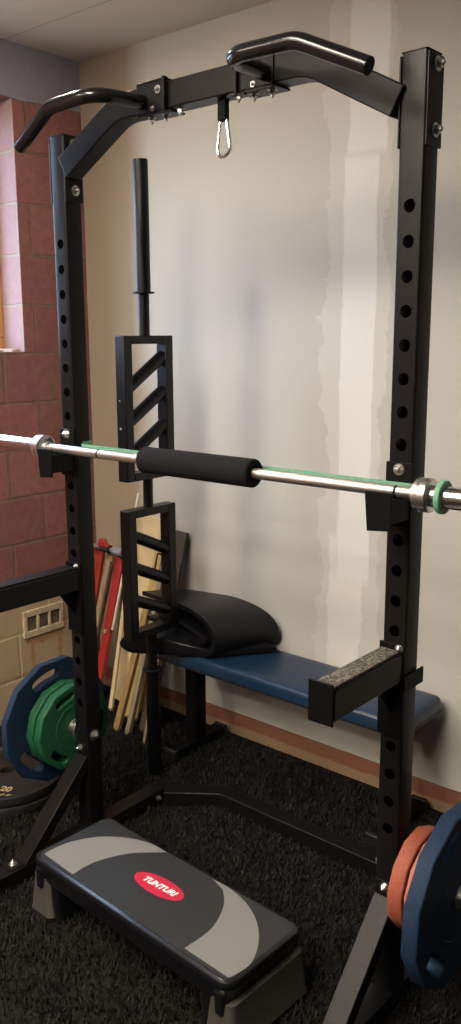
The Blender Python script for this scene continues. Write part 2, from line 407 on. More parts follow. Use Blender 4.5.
# mortar ledge on the sill of the opening
mb = MB()
for k in range(14):
    y = WY1-.02-k*.085
    mb.box(XL-.10-random.random()*.03, XL-.004, y-.04-random.random()*.02, y, WZ0-.004, WZ0+.006+random.random()*.010)
struct(mb.build('trim_1', simple('sill_mortar', (.40, .32, .27, 1), .9, 0, 40, .2, .4), bevel=.004))
# window: wooden frame, one mullion, glass
win = bpy.data.objects.new('window_1', None); COL.objects.link(win); win.location = (-1.79, 0, WZ0); struct(win)
mb = MB(); fx0, fx1, fw = -1.83, -1.745, .06
mb.box(fx0, fx1, WY0, WY1, WZ0, WZ0+fw); mb.box(fx0, fx1, WY0, WY1, WZ1-fw, WZ1)
mb.box(fx0, fx1, WY0, WY0+fw, WZ0+fw, WZ1-fw); mb.box(fx0, fx1, WY1-fw, WY1, WZ0+fw, WZ1-fw)
mb.box(fx0+.01, fx1-.01, -.045, .045, WZ0+fw, WZ1-fw)
struct(mb.build('window_frame', 'win_wood', win, bevel=.004))
mb = MB(); mb.box(-1.792, -1.788, WY0+fw, WY1-fw, WZ0+fw, WZ1-fw); struct(mb.build('window_pane', 'glass', win))

# shag pile: a mat of leaning blades
def carpet():
    vs, fs = [], []
    rnd = random.Random(3)
    for k in range(105000):
        x = rnd.uniform(-1.55, 1.75); y = rnd.uniform(-1.15, .945)
        if y < -.62 and rnd.random() < .5: continue
        h = rnd.uniform(.010, .024); a = rnd.uniform(0, 2*PI); w = rnd.uniform(.0016, .0034)
        l = rnd.uniform(.003, .016); b = rnd.uniform(0, 2*PI)
        dx, dy = math.cos(a)*w, math.sin(a)*w
        tx, ty = x+math.cos(b)*l, min(.955, y+math.sin(b)*l)
        i = len(vs)
        vs += [(x-dx, y-dy, 0), (x+dx, y+dy, 0), (tx+dx*.5, ty+dy*.5, h), (tx-dx*.5, ty-dy*.5, h)]
        fs.append((i, i+1, i+2, i+3))
    me = bpy.data.meshes.new('shag_carpet'); me.from_pydata(vs, [], fs); me.materials.append(M['pile'])
    o = bpy.data.objects.new('shag_carpet', me); COL.objects.link(o); o['kind'] = 'stuff'
    o['label'] = 'black shaggy carpet pile covering the floor'; o['category'] = 'carpet'
carpet()

# airbrick let into the left wall
av = thing('air_vent', (XL, .617, .36), 'pale clay airbrick with three square holes low in the brick wall', 'vent')
mb = MB(); y0, y1, z0, z1 = .505, .732, .372, .50
ys = [y0+.020, y0+.073, y0+.087, y0+.140, y0+.154, y0+.207]
mb.box(XL-.005, XL+.012, y0, y1, z1-.030, z1); mb.box(XL-.005, XL+.012, y0, y1, z0, z0+.030)
for a, b in ((y0, ys[0]), (ys[1], ys[2]), (ys[3], ys[4]), (ys[5], y1)): mb.box(XL-.005, XL+.012, a, b, z0+.030, z1-.030)
mb.build('grille', 'airbrick', av, bevel=.003)
for k in range(3):
    mb = MB(); mb.box(XL-.001, XL+.002, ys[2*k], ys[2*k+1], z0+.030, z1-.030); mb.build('vent_hole', 'void', av)

# ------------------------------------------------------------------ squat rack
A, W, D = .624, .0613, .0636
ZT = 2.316
rack = thing('squat_rack', (0, .15, 0), 'tall charcoal steel squat rack with perforated uprights and a pull-up beam', 'squat rack')
def holes_bool(ob, cutter):
    m = ob.modifiers.new('b', 'BOOLEAN'); m.operation = 'DIFFERENCE'; m.object = cutter; m.solver = 'EXACT'
    dg = bpy.context.evaluated_depsgraph_get(); me = bpy.data.meshes.new_from_object(ob.evaluated_get(dg))
    ob.modifiers.clear(); old = ob.data; ob.data = me; bpy.data.meshes.remove(old)
    cm = cutter.data; bpy.data.objects.remove(cutter); bpy.data.meshes.remove(cm)
def rrect(x0, x1, y0, y1, r, n=3):
    out = []
    for cx, cy, a in ((x1-r, y1-r, 0), (x0+r, y1-r, 90), (x0+r, y0+r, 180), (x1-r, y0+r, 270)):
        for k in range(n+1): out.append((cx+r*math.cos(R(a+90*k/n)), cy+r*math.sin(R(a+90*k/n))))
    return out
for s in (-1, 1):
    x0, x1 = sorted((s*A, s*(A-W)))
    mb = MB(); t = .003
    outer = rrect(x0, x1, 0, D, .005); inner = rrect(x0+t, x1-t, t, D-t, .003)
    n = len(outer); V = {}
    for nm, poly in (('o', outer), ('i', inner)):
        for z in (.06, ZT): V[nm, z] = [mb.bm.verts.new((a, b, z)) for a, b in poly]
    for k in range(n):
        j = (k+1) % n
        mb.bm.faces.new((V['o', .06][k], V['o', .06][j], V['o', ZT][j], V['o', ZT][k]))
        mb.bm.faces.new((V['i', .06][j], V['i', .06][k], V['i', ZT][k], V['i', ZT][j]))
        mb.bm.faces.new((V['o', ZT][k], V['o', ZT][j], V['i', ZT][j], V['i', ZT][k]))
        mb.bm.faces.new((V['o', .06][j], V['o', .06][k], V['i', .06][k], V['i', .06][j]))
    up = mb.build('upright', 'rack', rack, smooth=False)
    cut = MB()
    for i in range(0, 21):
        z = 2.008-.0744*i; cut.cyl((s*(A-W/2), -.02, z), (s*(A-W/2), D+.02, z), .0143, n=20)
    co = cut.build('cutter', None, None, origin=tuple(rack.location), smooth=False)
    bpy.context.view_layer.update()
    holes_bool(up, co); up.data.materials.clear(); up.data.materials.append(M['rack'])
    up.data.shade_smooth(); up.data.set_sharp_from_angle(angle=R(34))
    mb = MB(); mb.box(x0-.0005, x1+.0005, -.0005, D+.0005, ZT, ZT+.003); mb.build('end_cap', 'black_paint', up, bevel=.0012)
    # bracket plates at the head: one on the inside face, one on the outside
    for q, xf_ in (('in', s*(A-W)), ('out', s*A)):
        d = -s if q == 'in' else s
        a, b = sorted((xf_, xf_+d*.005))
        mb = MB(); mb.box(a, b, .000, D+.002, 2.128, ZT-.004)
        br = mb.build('bracket_plate', 'rack', rack, bevel=.0015)
        for z in (2.293, 2.162): hexbolt('bolt', (xf_+d*.005, D*.58, z), (d, 0, 0), br, .0105, .010)
    # foot, brace, weight peg
    fx0, fx1 = sorted((s*.563, s*.624))
    mb = MB(); mb.box(fx0, fx1, -.56, .415, 0, .06); ft = mb.build('foot', 'rack', rack, bevel=.003)
    for yy in (-.562, .417):
        mb = MB(); mb.box(fx0-.001, fx1+.001, yy-.003 if yy < 0 else yy-.002, yy+.002 if yy < 0 else yy+.003, -.0, .061); mb.build('end_cap', 'black_paint', ft, bevel=.001)
    hexbolt('bolt', (s*.563-s*.0, -.03, .033), (-s, 0, 0), ft, .009, .008)
    hexbolt('bolt', (s*.563-s*.0, .33, .033), (-s, 0, 0), ft, .009, .008)
    mb = MB(); mb.prism([(-.0005, .338), (-.272, .0605), (-.216, .0605), (-.0005, .282)], fx0+.0004, fx1-.0004, 'x')
    bc = mb.build('brace', 'rack', rack, bevel=.003)
    mb = MB(); mb.box(fx0+.004, fx1-.004, -.006, -.0003, .331, .374); mb.build('brace_tab', 'rack', bc, bevel=.001)
    hexbolt('bolt', (s*.594, -.006, .358), (0, -1, 0), bc, .0095, .009)
    mb = MB(); mb.box(fx0+.004, fx1-.004, -.325, -.272, .0605, .0655); mb.build('brace_tab', 'rack', bc, bevel=.001)
    hexbolt('bolt', (s*.594, -.300, .0655), (0, 0, 1), bc, .0095, .009)
    mb = MB(); mb.lathe((s*A, D/2, .40), (s, 0, 0), [(0, .040), (.006, .040), (.006, .0235), (.225, .0235), (.228, .021)], 28)
    pg = mb.build('weight_peg', 'bar_steel', rack)
    hexbolt('bolt', (s*(A-W), D/2, .40), (-s, 0, 0), pg, .014, .010)
# head beam
path = fillet([(-.560, 2.222), (-.325, 2.350), (.325, 2.350), (.560, 2.222)], [.16, .16], 8)
mb = MB(); mb.strip([tuple(p) for p in path], .0335, -.010, .050, 'y'); beam = mb.build('pull_up_beam', 'rack', rack, bevel=.003)
# rear floor member
path = fillet([(-.562, .362), (-.385, .495), (.385, .495), (.562, .362)], [.05, .05], 5)
mb = MB(); mb.strip([tuple(p) for p in path], .031, 0, .0595, 'z'); mb.build('rear_crossmember', 'rack', rack, bevel=.003)
# pull-up handles
for s in (-1, 1):
    pts = fillet([(s*.205, -.012, 2.342), (s*.218, -.176, 2.338), (s*.408, -.168, 2.336), (s*.573, -.146, 2.260)], [.062, .10], 9)
    mb = MB(); mb.tube(pts, .0185, 22); hd = mb.build('pull_up_handle', 'handle', rack)
    d = (pts[-1]-pts[-2]).normalized()
    mb = MB(); mb.lathe(pts[-1]-d*.001, d, [(0, .0187), (.003, .0180), (.004, .014)], 22); mb.build('end_cap', 'black_paint', hd)
    a, b = sorted((s*.230, s*.118))
    mb = MB(); mb.box(a, b, -.0155, -.0102, 2.306, 2.392); mb.box(a, b, -.0155, .055, 2.3840, 2.3890)
    mb.box(a, b, -.0155, .055, 2.3105, 2.3160)
    e0, e1 = sorted((s*.118, s*.126)); mb.box(e0, e1, -.026, -.0150, 2.304, 2.392)
    e0, e1 = sorted((s*.095, s*.150)); mb.box(e0, e1, -.024, -.012, 2.302, 2.3075)
    mb.build('clamp_plate', 'rack', hd, bevel=.0012)
    for xx in (.150, .100, .205):
        hexbolt('bolt', (s*xx, .028, 2.389 if xx > .11 else 2.3835), (0, 0, 1), hd, .008, .008); hexbolt('bolt', (s*xx, .016, 2.3105 if xx > .11 else 2.3165), (0, 0, -1), hd, .008, .011)
    hexbolt('bolt', (s*.150, -.0155, 2.366), (0, -1, 0), hd, .007, .006); hexbolt('bolt', (s*.17, -.0155, 2.322), (0, -1, 0), hd, .005, .005)

# carabiner on its strap
cb = thing('carabiner_hook', (.046, .02, 2.176), 'steel snap hook on a short black strap under the pull-up beam', 'carabiner')
mb = MB()
loop = [(.012, 2.3145), (.014, 2.296), (.018, 2.272), (.022, 2.272), (.026, 2.296), (.028, 2.3145), (.012, 2.3145)]
mb.strip(loop, .0015, .034, .058, 'x'); mb.build('strap', 'foam', cb, smooth=False)
mb = MB(); mb.box(.0335, .0585, .010, .030, 2.264, 2.300); mb.build('strap_stitching', 'foam', cb, bevel=.003)
cx, cy = .047, .020
pear = [(0, 2.272), (-.010, 2.266), (-.0125, 2.255), (-.020, 2.205), (-.019, 2.190), (-.010, 2.181), (.003, 2.180), (.015, 2.187), (.0205, 2.200), (.0185, 2.214), (.0115, 2.256), (.009, 2.267)]
pts = [Vector((cx+a, cy, b)) for a, b in pear]
def closed_spline(P, n=5):
    out = []; N = len(P)
    for i in range(N):
        p0, p1, p2, p3 = P[i-1], P[i], P[(i+1) % N], P[(i+2) % N]
        for k in range(n):
            t = k/n
            out.append(.5*((2*p1)+(p2-p0)*t+(2*p0-5*p1+4*p2-p3)*t*t+(3*p1-p0-3*p2+p3)*t**3))
    return out
cs = closed_spline(pts); cs.append(cs[0].copy())
mb = MB(); mb.tube(cs, .0042, 10); mb.build('hook', 'chrome', cb)
mb = MB(); mb.tube([(cx+.0185, cy, 2.214), (cx+.0115, cy, 2.258)], .0048, 10); mb.build('gate', 'chrome_ring', cb)

# ------------------------------------------------------------------ J-hooks
BY, BZ = -.050, 1.389
for s, lab in ((-1, 'black steel bar catch on the left upright by the brick wall, carrying the barbell'), (1, 'black steel bar catch on the right upright, carrying the barbell beside its green ring')):
    jh = thing('bar_hook', (s*.594, 0, 1.30), lab, 'bar hook', 'bar catches under the barbell')
    x0, x1 = s*.594-.034, s*.594+.034
    mb = MB(); mb.box(x0, x1, -.0072, -.0012, 1.298, 1.448); bp = mb.build('back_plate', 'black_paint', jh, bevel=.0015)
    hexbolt('bolt', (s*.594, -.0072, 1.432), (0, -1, 0), bp, .0095, .010)
    mb = MB(); mb.box(x0+.003, x1-.003, -.092, -.0074, 1.318, BZ-.0145); mb.build('shelf', 'black_paint', jh, bevel=.003)
    mb = MB(); mb.prism([(x0, 1.392), (x1, 1.392), (x1, 1.306), (x0+.008, 1.300)], -.0985, -.0922, 'y'); mb.build('lip', 'black_paint', jh, bevel=.0015)

# ------------------------------------------------------------------ spotter arms
for s, lab in ((-1, 'black spotter arm on the left upright reaching out in front of the brick wall'), (1, 'black spotter arm with a speckled wear strip in front of the bench')):
    sa = thing('spotter_arm', (s*.592, -.005, .91), lab, 'spotter arm', 'spotter arms')
    x0, x1 = s*.592-.031, s*.592+.031
    mb = MB(); ye = -.298 if s > 0 else -.345; mb.box(x0, x1, ye, -.0085, .922, .992); arm = mb.build('arm_tube', 'rack', sa, bevel=.003)
    mb = MB(); mb.box(x0+.004, x1-.006, ye+.001, -.010, .9922, .999); mb.build('wear_strip', 'chip' if s > 0 else 'rack', sa, bevel=.001)
    mb = MB(); mb.box(x0-.003, x1-.001, ye-.006, ye-.0005, .912, 1.008); mb.build('end_plate', 'black_paint', sa, bevel=.0015)
    mb = MB(); mb.box(x0-.003, x1+.003, -.0080, -.0012, .775, 1.012); bp = mb.build('back_plate', 'black_paint', sa, bevel=.0015)
    mb = MB(); mb.prism([(-.0085, .9215), (-.070, .9215), (-.0085, .835)], s*.592-.004, s*.592+.004, 'x'); mb.build('gusset', 'black_paint', sa, bevel=.001)
    mb = MB(); mb.cyl((s*.592, -.004, .966), (s*.592, .075, .966), .0125); mb.build('locking_pin', 'black_paint', sa)
    xa, xb = sorted((s*.6250, s*.6300)); mb = MB(); mb.box(xa, xb, -.0080, .085, .895, .935); mb.build('side_tab', 'black_paint', sa, bevel=.001)
    hexbolt('bolt', (s*.592+.020, -.008, 1.003), (0, -1, 0), bp, .007, .006)

# ------------------------------------------------------------------ barbell, pad, band
SX = .012
bb = thing('barbell', (SX, BY, BZ-.039), 'long chromed barbell racked on the two bar catches', 'barbell')
mb = MB(); mb.cyl((SX-.655, BY, BZ), (SX+.655, BY, BZ), .0140); mb.build('shaft', 'bar_steel', bb)
for s in (-1, 1):
    x = SX+s*.655
    mb = MB(); mb.lathe((x, BY, BZ), (s, 0, 0), [(-.014, .018), (-.012, .0200), (0, .0200), (0, .034), (.003, .0385), (.012, .0385), (.0135, .0362), (.016, .0362), (.018, .0385), (.033, .0385), (.036, .036), (.036, .0252)], 40)
    mb.build('collar', 'chrome_ring', bb)
    mb = MB(); mb.lathe((x, BY, BZ), (s, 0, 0), [(.036, .0250), (.445, .0250), (.448, .0225)], 36); mb.build('sleeve', 'chrome', bb)
# knurl-free centre marks
for xx in (-.405, .600):
    mb = MB(); mb.lathe((SX+xx, BY, BZ), (1, 0, 0), [(0, .0141), (.003, .0143), (.006, .0141)], 28); mb.build('knurl_ring', 'black_paint', bb)
mb = MB()
mb.lathe((-.198, BY, BZ), (1, 0, 0), [(0, .0143), (0, .034), (.004, .0375), (.398, .0375), (.402, .034), (.402, .0205), (.387, .0143)], 40)
tag(mb.build('barbell_pad', 'foam', origin=(-.005, BY, BZ-.0375)), 'thick black foam neck pad around the middle of the barbell', 'bar pad')
rb = thing('resistance_band', (0, BY, BZ-.04), 'thin green latex band stretched behind the barbell, with a loop on the right sleeve', 'exercise band')
mb = MB()
mb.strip([(-.631, .020), (-.6305, .0672), (-.562, .0672), (-.558, .030), (-.520, -.0080), (-.48, -.0100), (.3, -.0100), (.634, -.0100)], .0009, 1.3955, 1.4062, 'z')
for v in mb.bm.verts: v.co.z -= .0035*(v.co.x+.7)/1.38
mb.build('strand', 'band', rb, smooth=False)
mb = MB(); mb.lathe((SX+.698, BY, BZ), (1, 0, 0), [(.012, .0257), (.012, .0355), (.014, .0372), (.023, .0372), (.025, .0355), (.025, .0257)], 36); mb.build('loop', 'band', rb)

# ------------------------------------------------------------------ upright multi-grip bar
AX, AY = -.745, .490
sw = thing('multi_grip_bar', (AX, AY, 0), 'black multi-grip barbell with two ladder frames standing on end behind the rack', 'barbell')
mb = MB(); mb.lathe((AX, AY, 1.887), (0, 0, 1), [(0, .0270), (.447, .0270), (.451, .0255)], 32); mb.build('sleeve', 'swiss', sw)
mb = MB(); mb.lathe((AX, AY, 0), (0, 0, 1), [(0, .0255), (.004, .0270), (.447, .0270)], 32); mb.build('sleeve', 'swiss', sw)
for z in (1.882, .447):
    mb = MB(); mb.lathe((AX, AY, z), (0, 0, 1), [(0, .038), (.001, .0395), (.006, .0395), (.007, .038)], 32); mb.build('collar', 'swiss', sw)
for a, b in ((1.735, 1.883), (.452, .600)):
    mb = MB(); mb.cyl((AX, AY, a), (AX, AY, b), .0205); mb.build('neck', 'swiss', sw)
mb = MB(); mb.cyl((AX, AY, 1.102), (AX, AY, 1.212), .0185); mb.build('centre_shaft', 'swiss', sw)
FY0, FY1 = .366, .612
for z0, z1, grips in ((1.210, 1.735, ((1.548, 1.660), (1.425, 1.533), (1.302, 1.408))), (.600, 1.102, ((1.005, .922), (.882, .800), (.755, .676)))):
    mb = MB(); tw = .038; x0, x1 = AX-.025, AX+.025
    mb.box(x0, x1, FY0, FY0+tw, z0, z1); mb.box(x0, x1, FY1-tw, FY1, z0, z1)
    mb.box(x0, x1, FY0+tw, FY1-tw, z1-.030, z1); mb.box(x0, x1, FY0+tw, FY1-tw, z0, z0+.030)
    fr = mb.build('ladder_frame', 'swiss', sw, bevel=.003)
    for za, zb in grips:
        mb = MB(); mb.cyl((AX, FY0+tw-.004, za), (AX, FY1-tw+.004, zb), .0225, n=22); mb.build('grip', 'swiss', fr)
    if z0 > 1:
        for zz in (1.505, 1.405): hexbolt('screw', (AX-.004, FY0, zz), (0, -1, 0), fr, .0045, .003, washer=False)

# ------------------------------------------------------------------ weight plates
def arc_hole(r, a0, a1, hw, n=8):
    """a rounded slot following radius r between angles a0..a1 (degrees)"""
    out = []
    for k in range(n+1):
        a = R(a0+(a1-a0)*k/n); out.append(((r+hw)*math.cos(a), (r+hw)*math.sin(a)))
    for k in range(1, 6):
        t = R(k*30); a = R(a1); c = (r*math.cos(a), r*math.sin(a)); q = a+t
        out.append((c[0]+hw*math.cos(q), c[1]+hw*math.sin(q)))
    for k in range(n+1):
        a = R(a1+(a0-a1)*k/n); out.append(((r-hw)*math.cos(a), (r-hw)*math.sin(a)))
    for k in range(1, 6):
        t = R(180+k*30); a = R(a0); c = (r*math.cos(a), r*math.sin(a)); q = a+t
        out.append((c[0]+hw*math.cos(q), c[1]+hw*math.sin(q)))
    return out
def plate_mesh(name, outlines, th, bevel):
    cu = bpy.data.curves.new('c', 'CURVE'); cu.dimensions = '2D'; cu.fill_mode = 'BOTH'
    cu.extrude = th/2-bevel; cu.bevel_depth = bevel; cu.bevel_resolution = 1; cu.offset = -bevel
    for ol in outlines:
        sp = cu.splines.new('POLY'); sp.points.add(len(ol)-1); sp.use_cyclic_u = True
        for p, q in zip(sp.points, ol): p.co = (q[0], q[1], 0, 1)
    o = bpy.data.objects.new('c', cu); COL.objects.link(o); dg = bpy.context.evaluated_depsgraph_get()
    me = bpy.data.meshes.new_from_object(o.evaluated_get(dg)); bpy.data.objects.remove(o); bpy.data.curves.remove(cu)
    me.name = name; return me
def poly12(r, start, n=12): return [(r*math.cos(R(start+360*k/n)), r*math.sin(R(start+360*k/n))) for k in range(n)]
def plate(name, label, mat, xa, xb, rad, start, group, hy=D/2, hz=.40, holes=True, grip_at=(105, 225, 345)):
    xa, xb = sorted((xa, xb)); th = xb-xa
    t = thing(name, ((xa+xb)/2, hy, hz-rad), label, 'weight plate', group)
    # mesh axes: local x -> world y, local y -> world z, local z -> world x
    MT = Matrix(((0, 0, 1, 0), (1, 0, 0, 0), (0, 1, 0, 0), (0, 0, 0, 1)))
    outl = [poly12(rad, start), [(.0285*math.cos(k*PI/12), .0285*math.sin(k*PI/12)) for k in range(24)]]
    if holes:
        for g in grip_at: outl.append(arc_hole(rad*.765, g-14, g+14, rad*.075))
    me = plate_mesh('body', outl, th, .004)
    off = Vector(((xa+xb)/2, hy, hz))-t.location
    me.transform(Matrix.Translation(off) @ MT)
    link('body', me, mat, t, smooth=False)
    # steel bush around the bore and a raised rim line on both faces
    mb = MB(); c = Vector(((xa+xb)/2, hy, hz)); n = 32; h = th/2+.0012
    ri = []
    for d, r in ((-h, .0250), (-h, .031), (h, .031), (h, .0250)):
        ri.append([mb.bm.verts.new(c+Vector((d, r*math.cos(k*2*PI/n), r*math.sin(k*2*PI/n)))) for k in range(n)])
    for a, b in zip(ri, ri[1:]+ri[:1]):
        for k in range(n): mb.bm.faces.new((a[k], a[(k+1) % n], b[(k+1) % n], b[k]))
    mb.build('bush', 'bar_steel', t)
    mb = MB()
    for d in (-1, 1):
        a = [mb.bm.verts.new(c+Vector((d*(th/2-.002), p[0], p[1]))) for p in poly12(rad*.57, start)]
        b = [mb.bm.verts.new(c+Vector((d*(th/2+.0014), p[0], p[1]))) for p in poly12(rad*.555, start)]
        e = [mb.bm.verts.new(c+Vector((d*(th/2+.0014), p[0], p[1]))) for p in poly12(rad*.50, start)]
        f = [mb.bm.verts.new(c+Vector((d*(th/2-.002), p[0], p[1]))) for p in poly12(rad*.485, start)]
        for p, q in ((a, b), (b, e), (e, f), (f, a)):
            for k in range(12): mb.bm.faces.new((p[k], p[(k+1) % 12], q[(k+1) % 12], q[k]))
    mb.build('raised_ring', mat, t, smooth=False)
    return t
GP = 'weight plates stored on the rack pegs'
plate('weight_plate', 'small orange twelve-sided plate next to the right upright', 'orange_plate', .650, .689, .129, 23, GP, holes=False)
plate('weight_plate', 'small salmon plate squeezed between the orange plate and the large blue one', 'salmon_plate', .695, .736, .129, 20, GP, holes=False)
plate('weight_plate', 'large blue twelve-sided plate at the lower right edge, outermost on its peg', 'blue_plate', .741, .782, .225, 12, GP, grip_at=(105, 225, 345))
plate('weight_plate', 'green twelve-sided plate right behind the left upright', 'green_plate', -.662, -.696, .155, 1, GP, grip_at=(110, 230, 350))
plate('weight_plate', 'green plate sandwiched between the other green plate and the large blue one', 'green_plate', -.703, -.738, .155, 1, GP, grip_at=(110, 230, 350))
plate('weight_plate', 'large blue plate behind the two green ones by the brick wall', 'blue_plate', -.757, -.785, .226, 16, GP, grip_at=(105, 225, 345))
# two black plates flat on the floor, left
for i, (cx, cy, z0, th, lab) in enumerate(((-1.105, .040, .0, .036, 'black round plate flat on the carpet, bottom of the pair at the left'),
                                           (-1.112, .046, .0385, .036, 'black round plate with gold print lying on top of another at the left'))):
    t = thing('weight_plate', (cx, cy, z0), lab, 'weight plate', 'black plates on the floor')
    mb = MB(); c = (cx, cy, z0)
    prof = [(0, .0255), (0, .215), (.004, .220), (th-.006, .220), (th-.002, .218), (th, .213), (th, .196), (th-.005, .190), (th-.005, .070), (th, .062), (th, .0255)]
    n = 64; rings = [[mb.bm.verts.new((cx+r*math.cos(k*2*PI/n), cy+r*math.sin(k*2*PI/n), z0+d)) for k in range(n)] for d, r in prof]
    for a, b in zip(rings, rings[1:]+rings[:1]):
        for k in range(n): mb.bm.faces.new((a[k], a[(k+1) % n], b[(k+1) % n], b[k]))
    mb.build('body', 'black_rubber', t)
    if i == 1:
        for body, dx, dy in (('20', .111, -.084), ('KG', .150, -.122)):
            mt = Matrix.Translation((cx+dx, cy+dy, z0+th-.0045)) @ Matrix.Rotation(R(28), 4, 'Z')
            text_obj('lettering', body, .046, 'gold_print', t, mt, offset=.0012)

# ------------------------------------------------------------------ step platform
SC = Vector((-.010, -.217, 0)); SA = R(-2.2)
ST = Matrix.Translation(SC) @ Matrix.Rotation(SA, 4, 'Z')
step = thing('aerobic_step', SC, 'black aerobic step platform with grey crescents and a red badge on the carpet', 'step platform')
mb = MB()
def rr_loop(hx, hy, r, z): return [(a, b, z) for a, b in rrect(-hx, hx, -hy, hy, r, 6)]
def loft(mb, loops, cap0=True, cap1=True):
    rs = [[mb.bm.verts.new(p) for p in l] for l in loops]; n = len(rs[0])
    for a, b in zip(rs, rs[1:]):
        for k in range(n): mb.bm.faces.new((a[k], a[(k+1) % n], b[(k+1) % n], b[k]))
    if cap0: mb.bm.faces.new(rs[0][::-1])
    if cap1: mb.bm.faces.new(rs[-1])
HX, HY = .408, .150
loft(mb, [rr_loop(HX-.022, HY-.020, .030, .122), rr_loop(HX-.016, HY-.012, .032, .124), rr_loop(HX-.004, HY-.002, .036, .172), rr_loop(HX, HY, .038, .180),
          rr_loop(HX, HY, .038, .188), rr_loop(HX-.003, HY-.003, .036, .1945), rr_loop(HX-.009, HY-.009, .032, .198), rr_loop(HX-.016, HY-.016, .028, .1985)])
mb.xf(ST).build('deck', 'step_edge', step)
mb = MB(); loft(mb, [rr_loop(HX-.014, HY-.014, .028, .197), rr_loop(HX-.015, HY-.015, .028, .1995)])
tp = mb.xf(ST).build('tread', 'deck', step, smooth=False)
def flat(name, poly, z0, z1, mat, par):
    m2 = MB(); m2.prism(poly, z0, z1, 'z'); return m2.xf(ST).build(name, mat, par, smooth=False)
def smooth_poly(p, n=4):
    P = [Vector((a*1.03+.031, max(-.128, b-.003), 0)) for a, b in p]; out = []
    for i in range(len(P)-1):
        p0 = P[max(i-1, 0)]; p1 = P[i]; p2 = P[i+1]; p3 = P[min(i+2, len(P)-1)]
        for k in range(n):
            t = k/n; q = .5*((2*p1)+(p2-p0)*t+(2*p0-5*p1+4*p2-p3)*t*t+(3*p1-p0-3*p2+p3)*t**3); out.append((q.x, q.y))
    out.append((P[-1].x, P[-1].y)); return out
cl = smooth_poly([(-.394, -.120), (-.396, -.080), (-.384, -.020), (-.340, .055), (-.268, .110), (-.195, .134), (-.135, .134)]) + smooth_poly([(-.165, .104), (-.210, .056), (-.240, -.005), (-.255, -.060), (-.252, -.124)])
flat('grey_crescent', cl, .1990, .2003, 'step_grey', tp)
cr = smooth_poly([(.055, .134), (.125, .134), (.200, .116), (.268, .076), (.320, .020), (.352, -.045), (.352, -.092), (.345, -.122)]) + smooth_poly([(.196, -.122), (.198, -.040), (.182, .020), (.150, .078), (.108, .118)])
flat('grey_crescent', cr, .1990, .2003, 'step_grey', tp)
el = [(-.003+.092*math.cos(k*PI/24)*math.cos(.05)-.036*math.sin(k*PI/24)*math.sin(.05), .004+.092*math.cos(k*PI/24)*math.sin(.05)+.036*math.sin(k*PI/24)*math.cos(.05)) for k in range(48)]
bd = flat('badge', el, .1990, .2012, 'red_badge', tp)
text_obj('lettering', 'TUNTURI', .0285, 'white_print', bd, ST @ Matrix.Translation((-.001, .004, .2015)) @ Matrix.Rotation(.05, 4, 'Z'), shear=.25, offset=.0010, spacing=1.02)
for s in (-1, 1):
    mb = MB(); q = [rr_loop(.054, .152, .022, .018), rr_loop(.053, .151, .022, .020), rr_loop(.040, .141, .018, .135)]
    loft(mb, q); mb.xf(ST @ Matrix.Translation((s*.372, 0, 0))); rs = mb.build('riser', 'riser_grey', step)
    mb = MB(); loft(mb, [rr_loop(.055, .153, .023, 0), rr_loop(.055, .153, .023, .018)]); mb.xf(ST @ Matrix.Translation((s*.372, 0, 0))); mb.build('rubber_foot', 'black_rubber', rs)
    mb = MB(); loft(mb, [rr_loop(.020, .135, .015, .0), rr_loop(.020, .138, .015, .135)]); mb.xf(ST @ Matrix.Translation((s*.318, 0, 0))); mb.build('hollow_shade', 'step_edge', rs)  # black block puts the dark of the hollow riser into colour
    mb = MB(); loft(mb, [rr_loop(.018, .1505, .016, .106), rr_loop(.020, .1515, .016, .165)]); mb.xf(ST @ Matrix.Translation((s*.372, 0, -.003))); mb.build('socket', 'step_edge', rs)
mb = MB(); loft(mb, [rr_loop(.30, .085, .02, .095), rr_loop(.31, .10, .02, .124)]); mb.xf(ST).build('underside', 'black_paint', step)

# ------------------------------------------------------------------ bench
bn = thing('weight_bench', (-.31, .765, 0), 'flat weight bench with a dark blue pad along the plasterboard wall', 'bench')
def pad_loops(x0, x1, y0, y1, prof, r):
    return [[(a, b, z) for a, b in rrect(x0+i, x1-i, y0+i, y1-i, max(.004, r-i), 6)] for i, z in prof]
mb = MB(); loft(mb, pad_loops(-.865, .283, .622, .922, [(.004, .430), (0, .434), (0, .462), (.003, .472), (.010, .479), (.022, .482), (.05, .4825)], .028)); pd = mb.build('pad', 'vinyl_blue', bn)
mb = MB(); loft(mb, pad_loops(-.867, .285, .620, .924, [(0, .426), (0, .4335)], .03)); mb.build('piping', 'vinyl_black', pd)
mb = MB(); mb.box(-.84, .25, .735, .805, .366, .4255); fr = mb.build('frame_rail', 'black_paint', bn, bevel=.003)
for x in (-.775, .20):
    mb = MB(); mb.box(x-.03, x+.03, .738, .802, .05, .3655); lg = mb.build('leg', 'black_paint', bn, bevel=.003)
    mb = MB(); mb.box(x-.03, x+.03, .615, .925, 0, .05); ft = mb.build('foot_bar', 'black_paint', bn, bevel=.004)
    for y in (.612, .928):
        mb = MB(); mb.box(x-.033, x+.033, y-.010, y+.010, 0, .053); mb.build('rubber_foot', 'black_rubber', ft, bevel=.004)

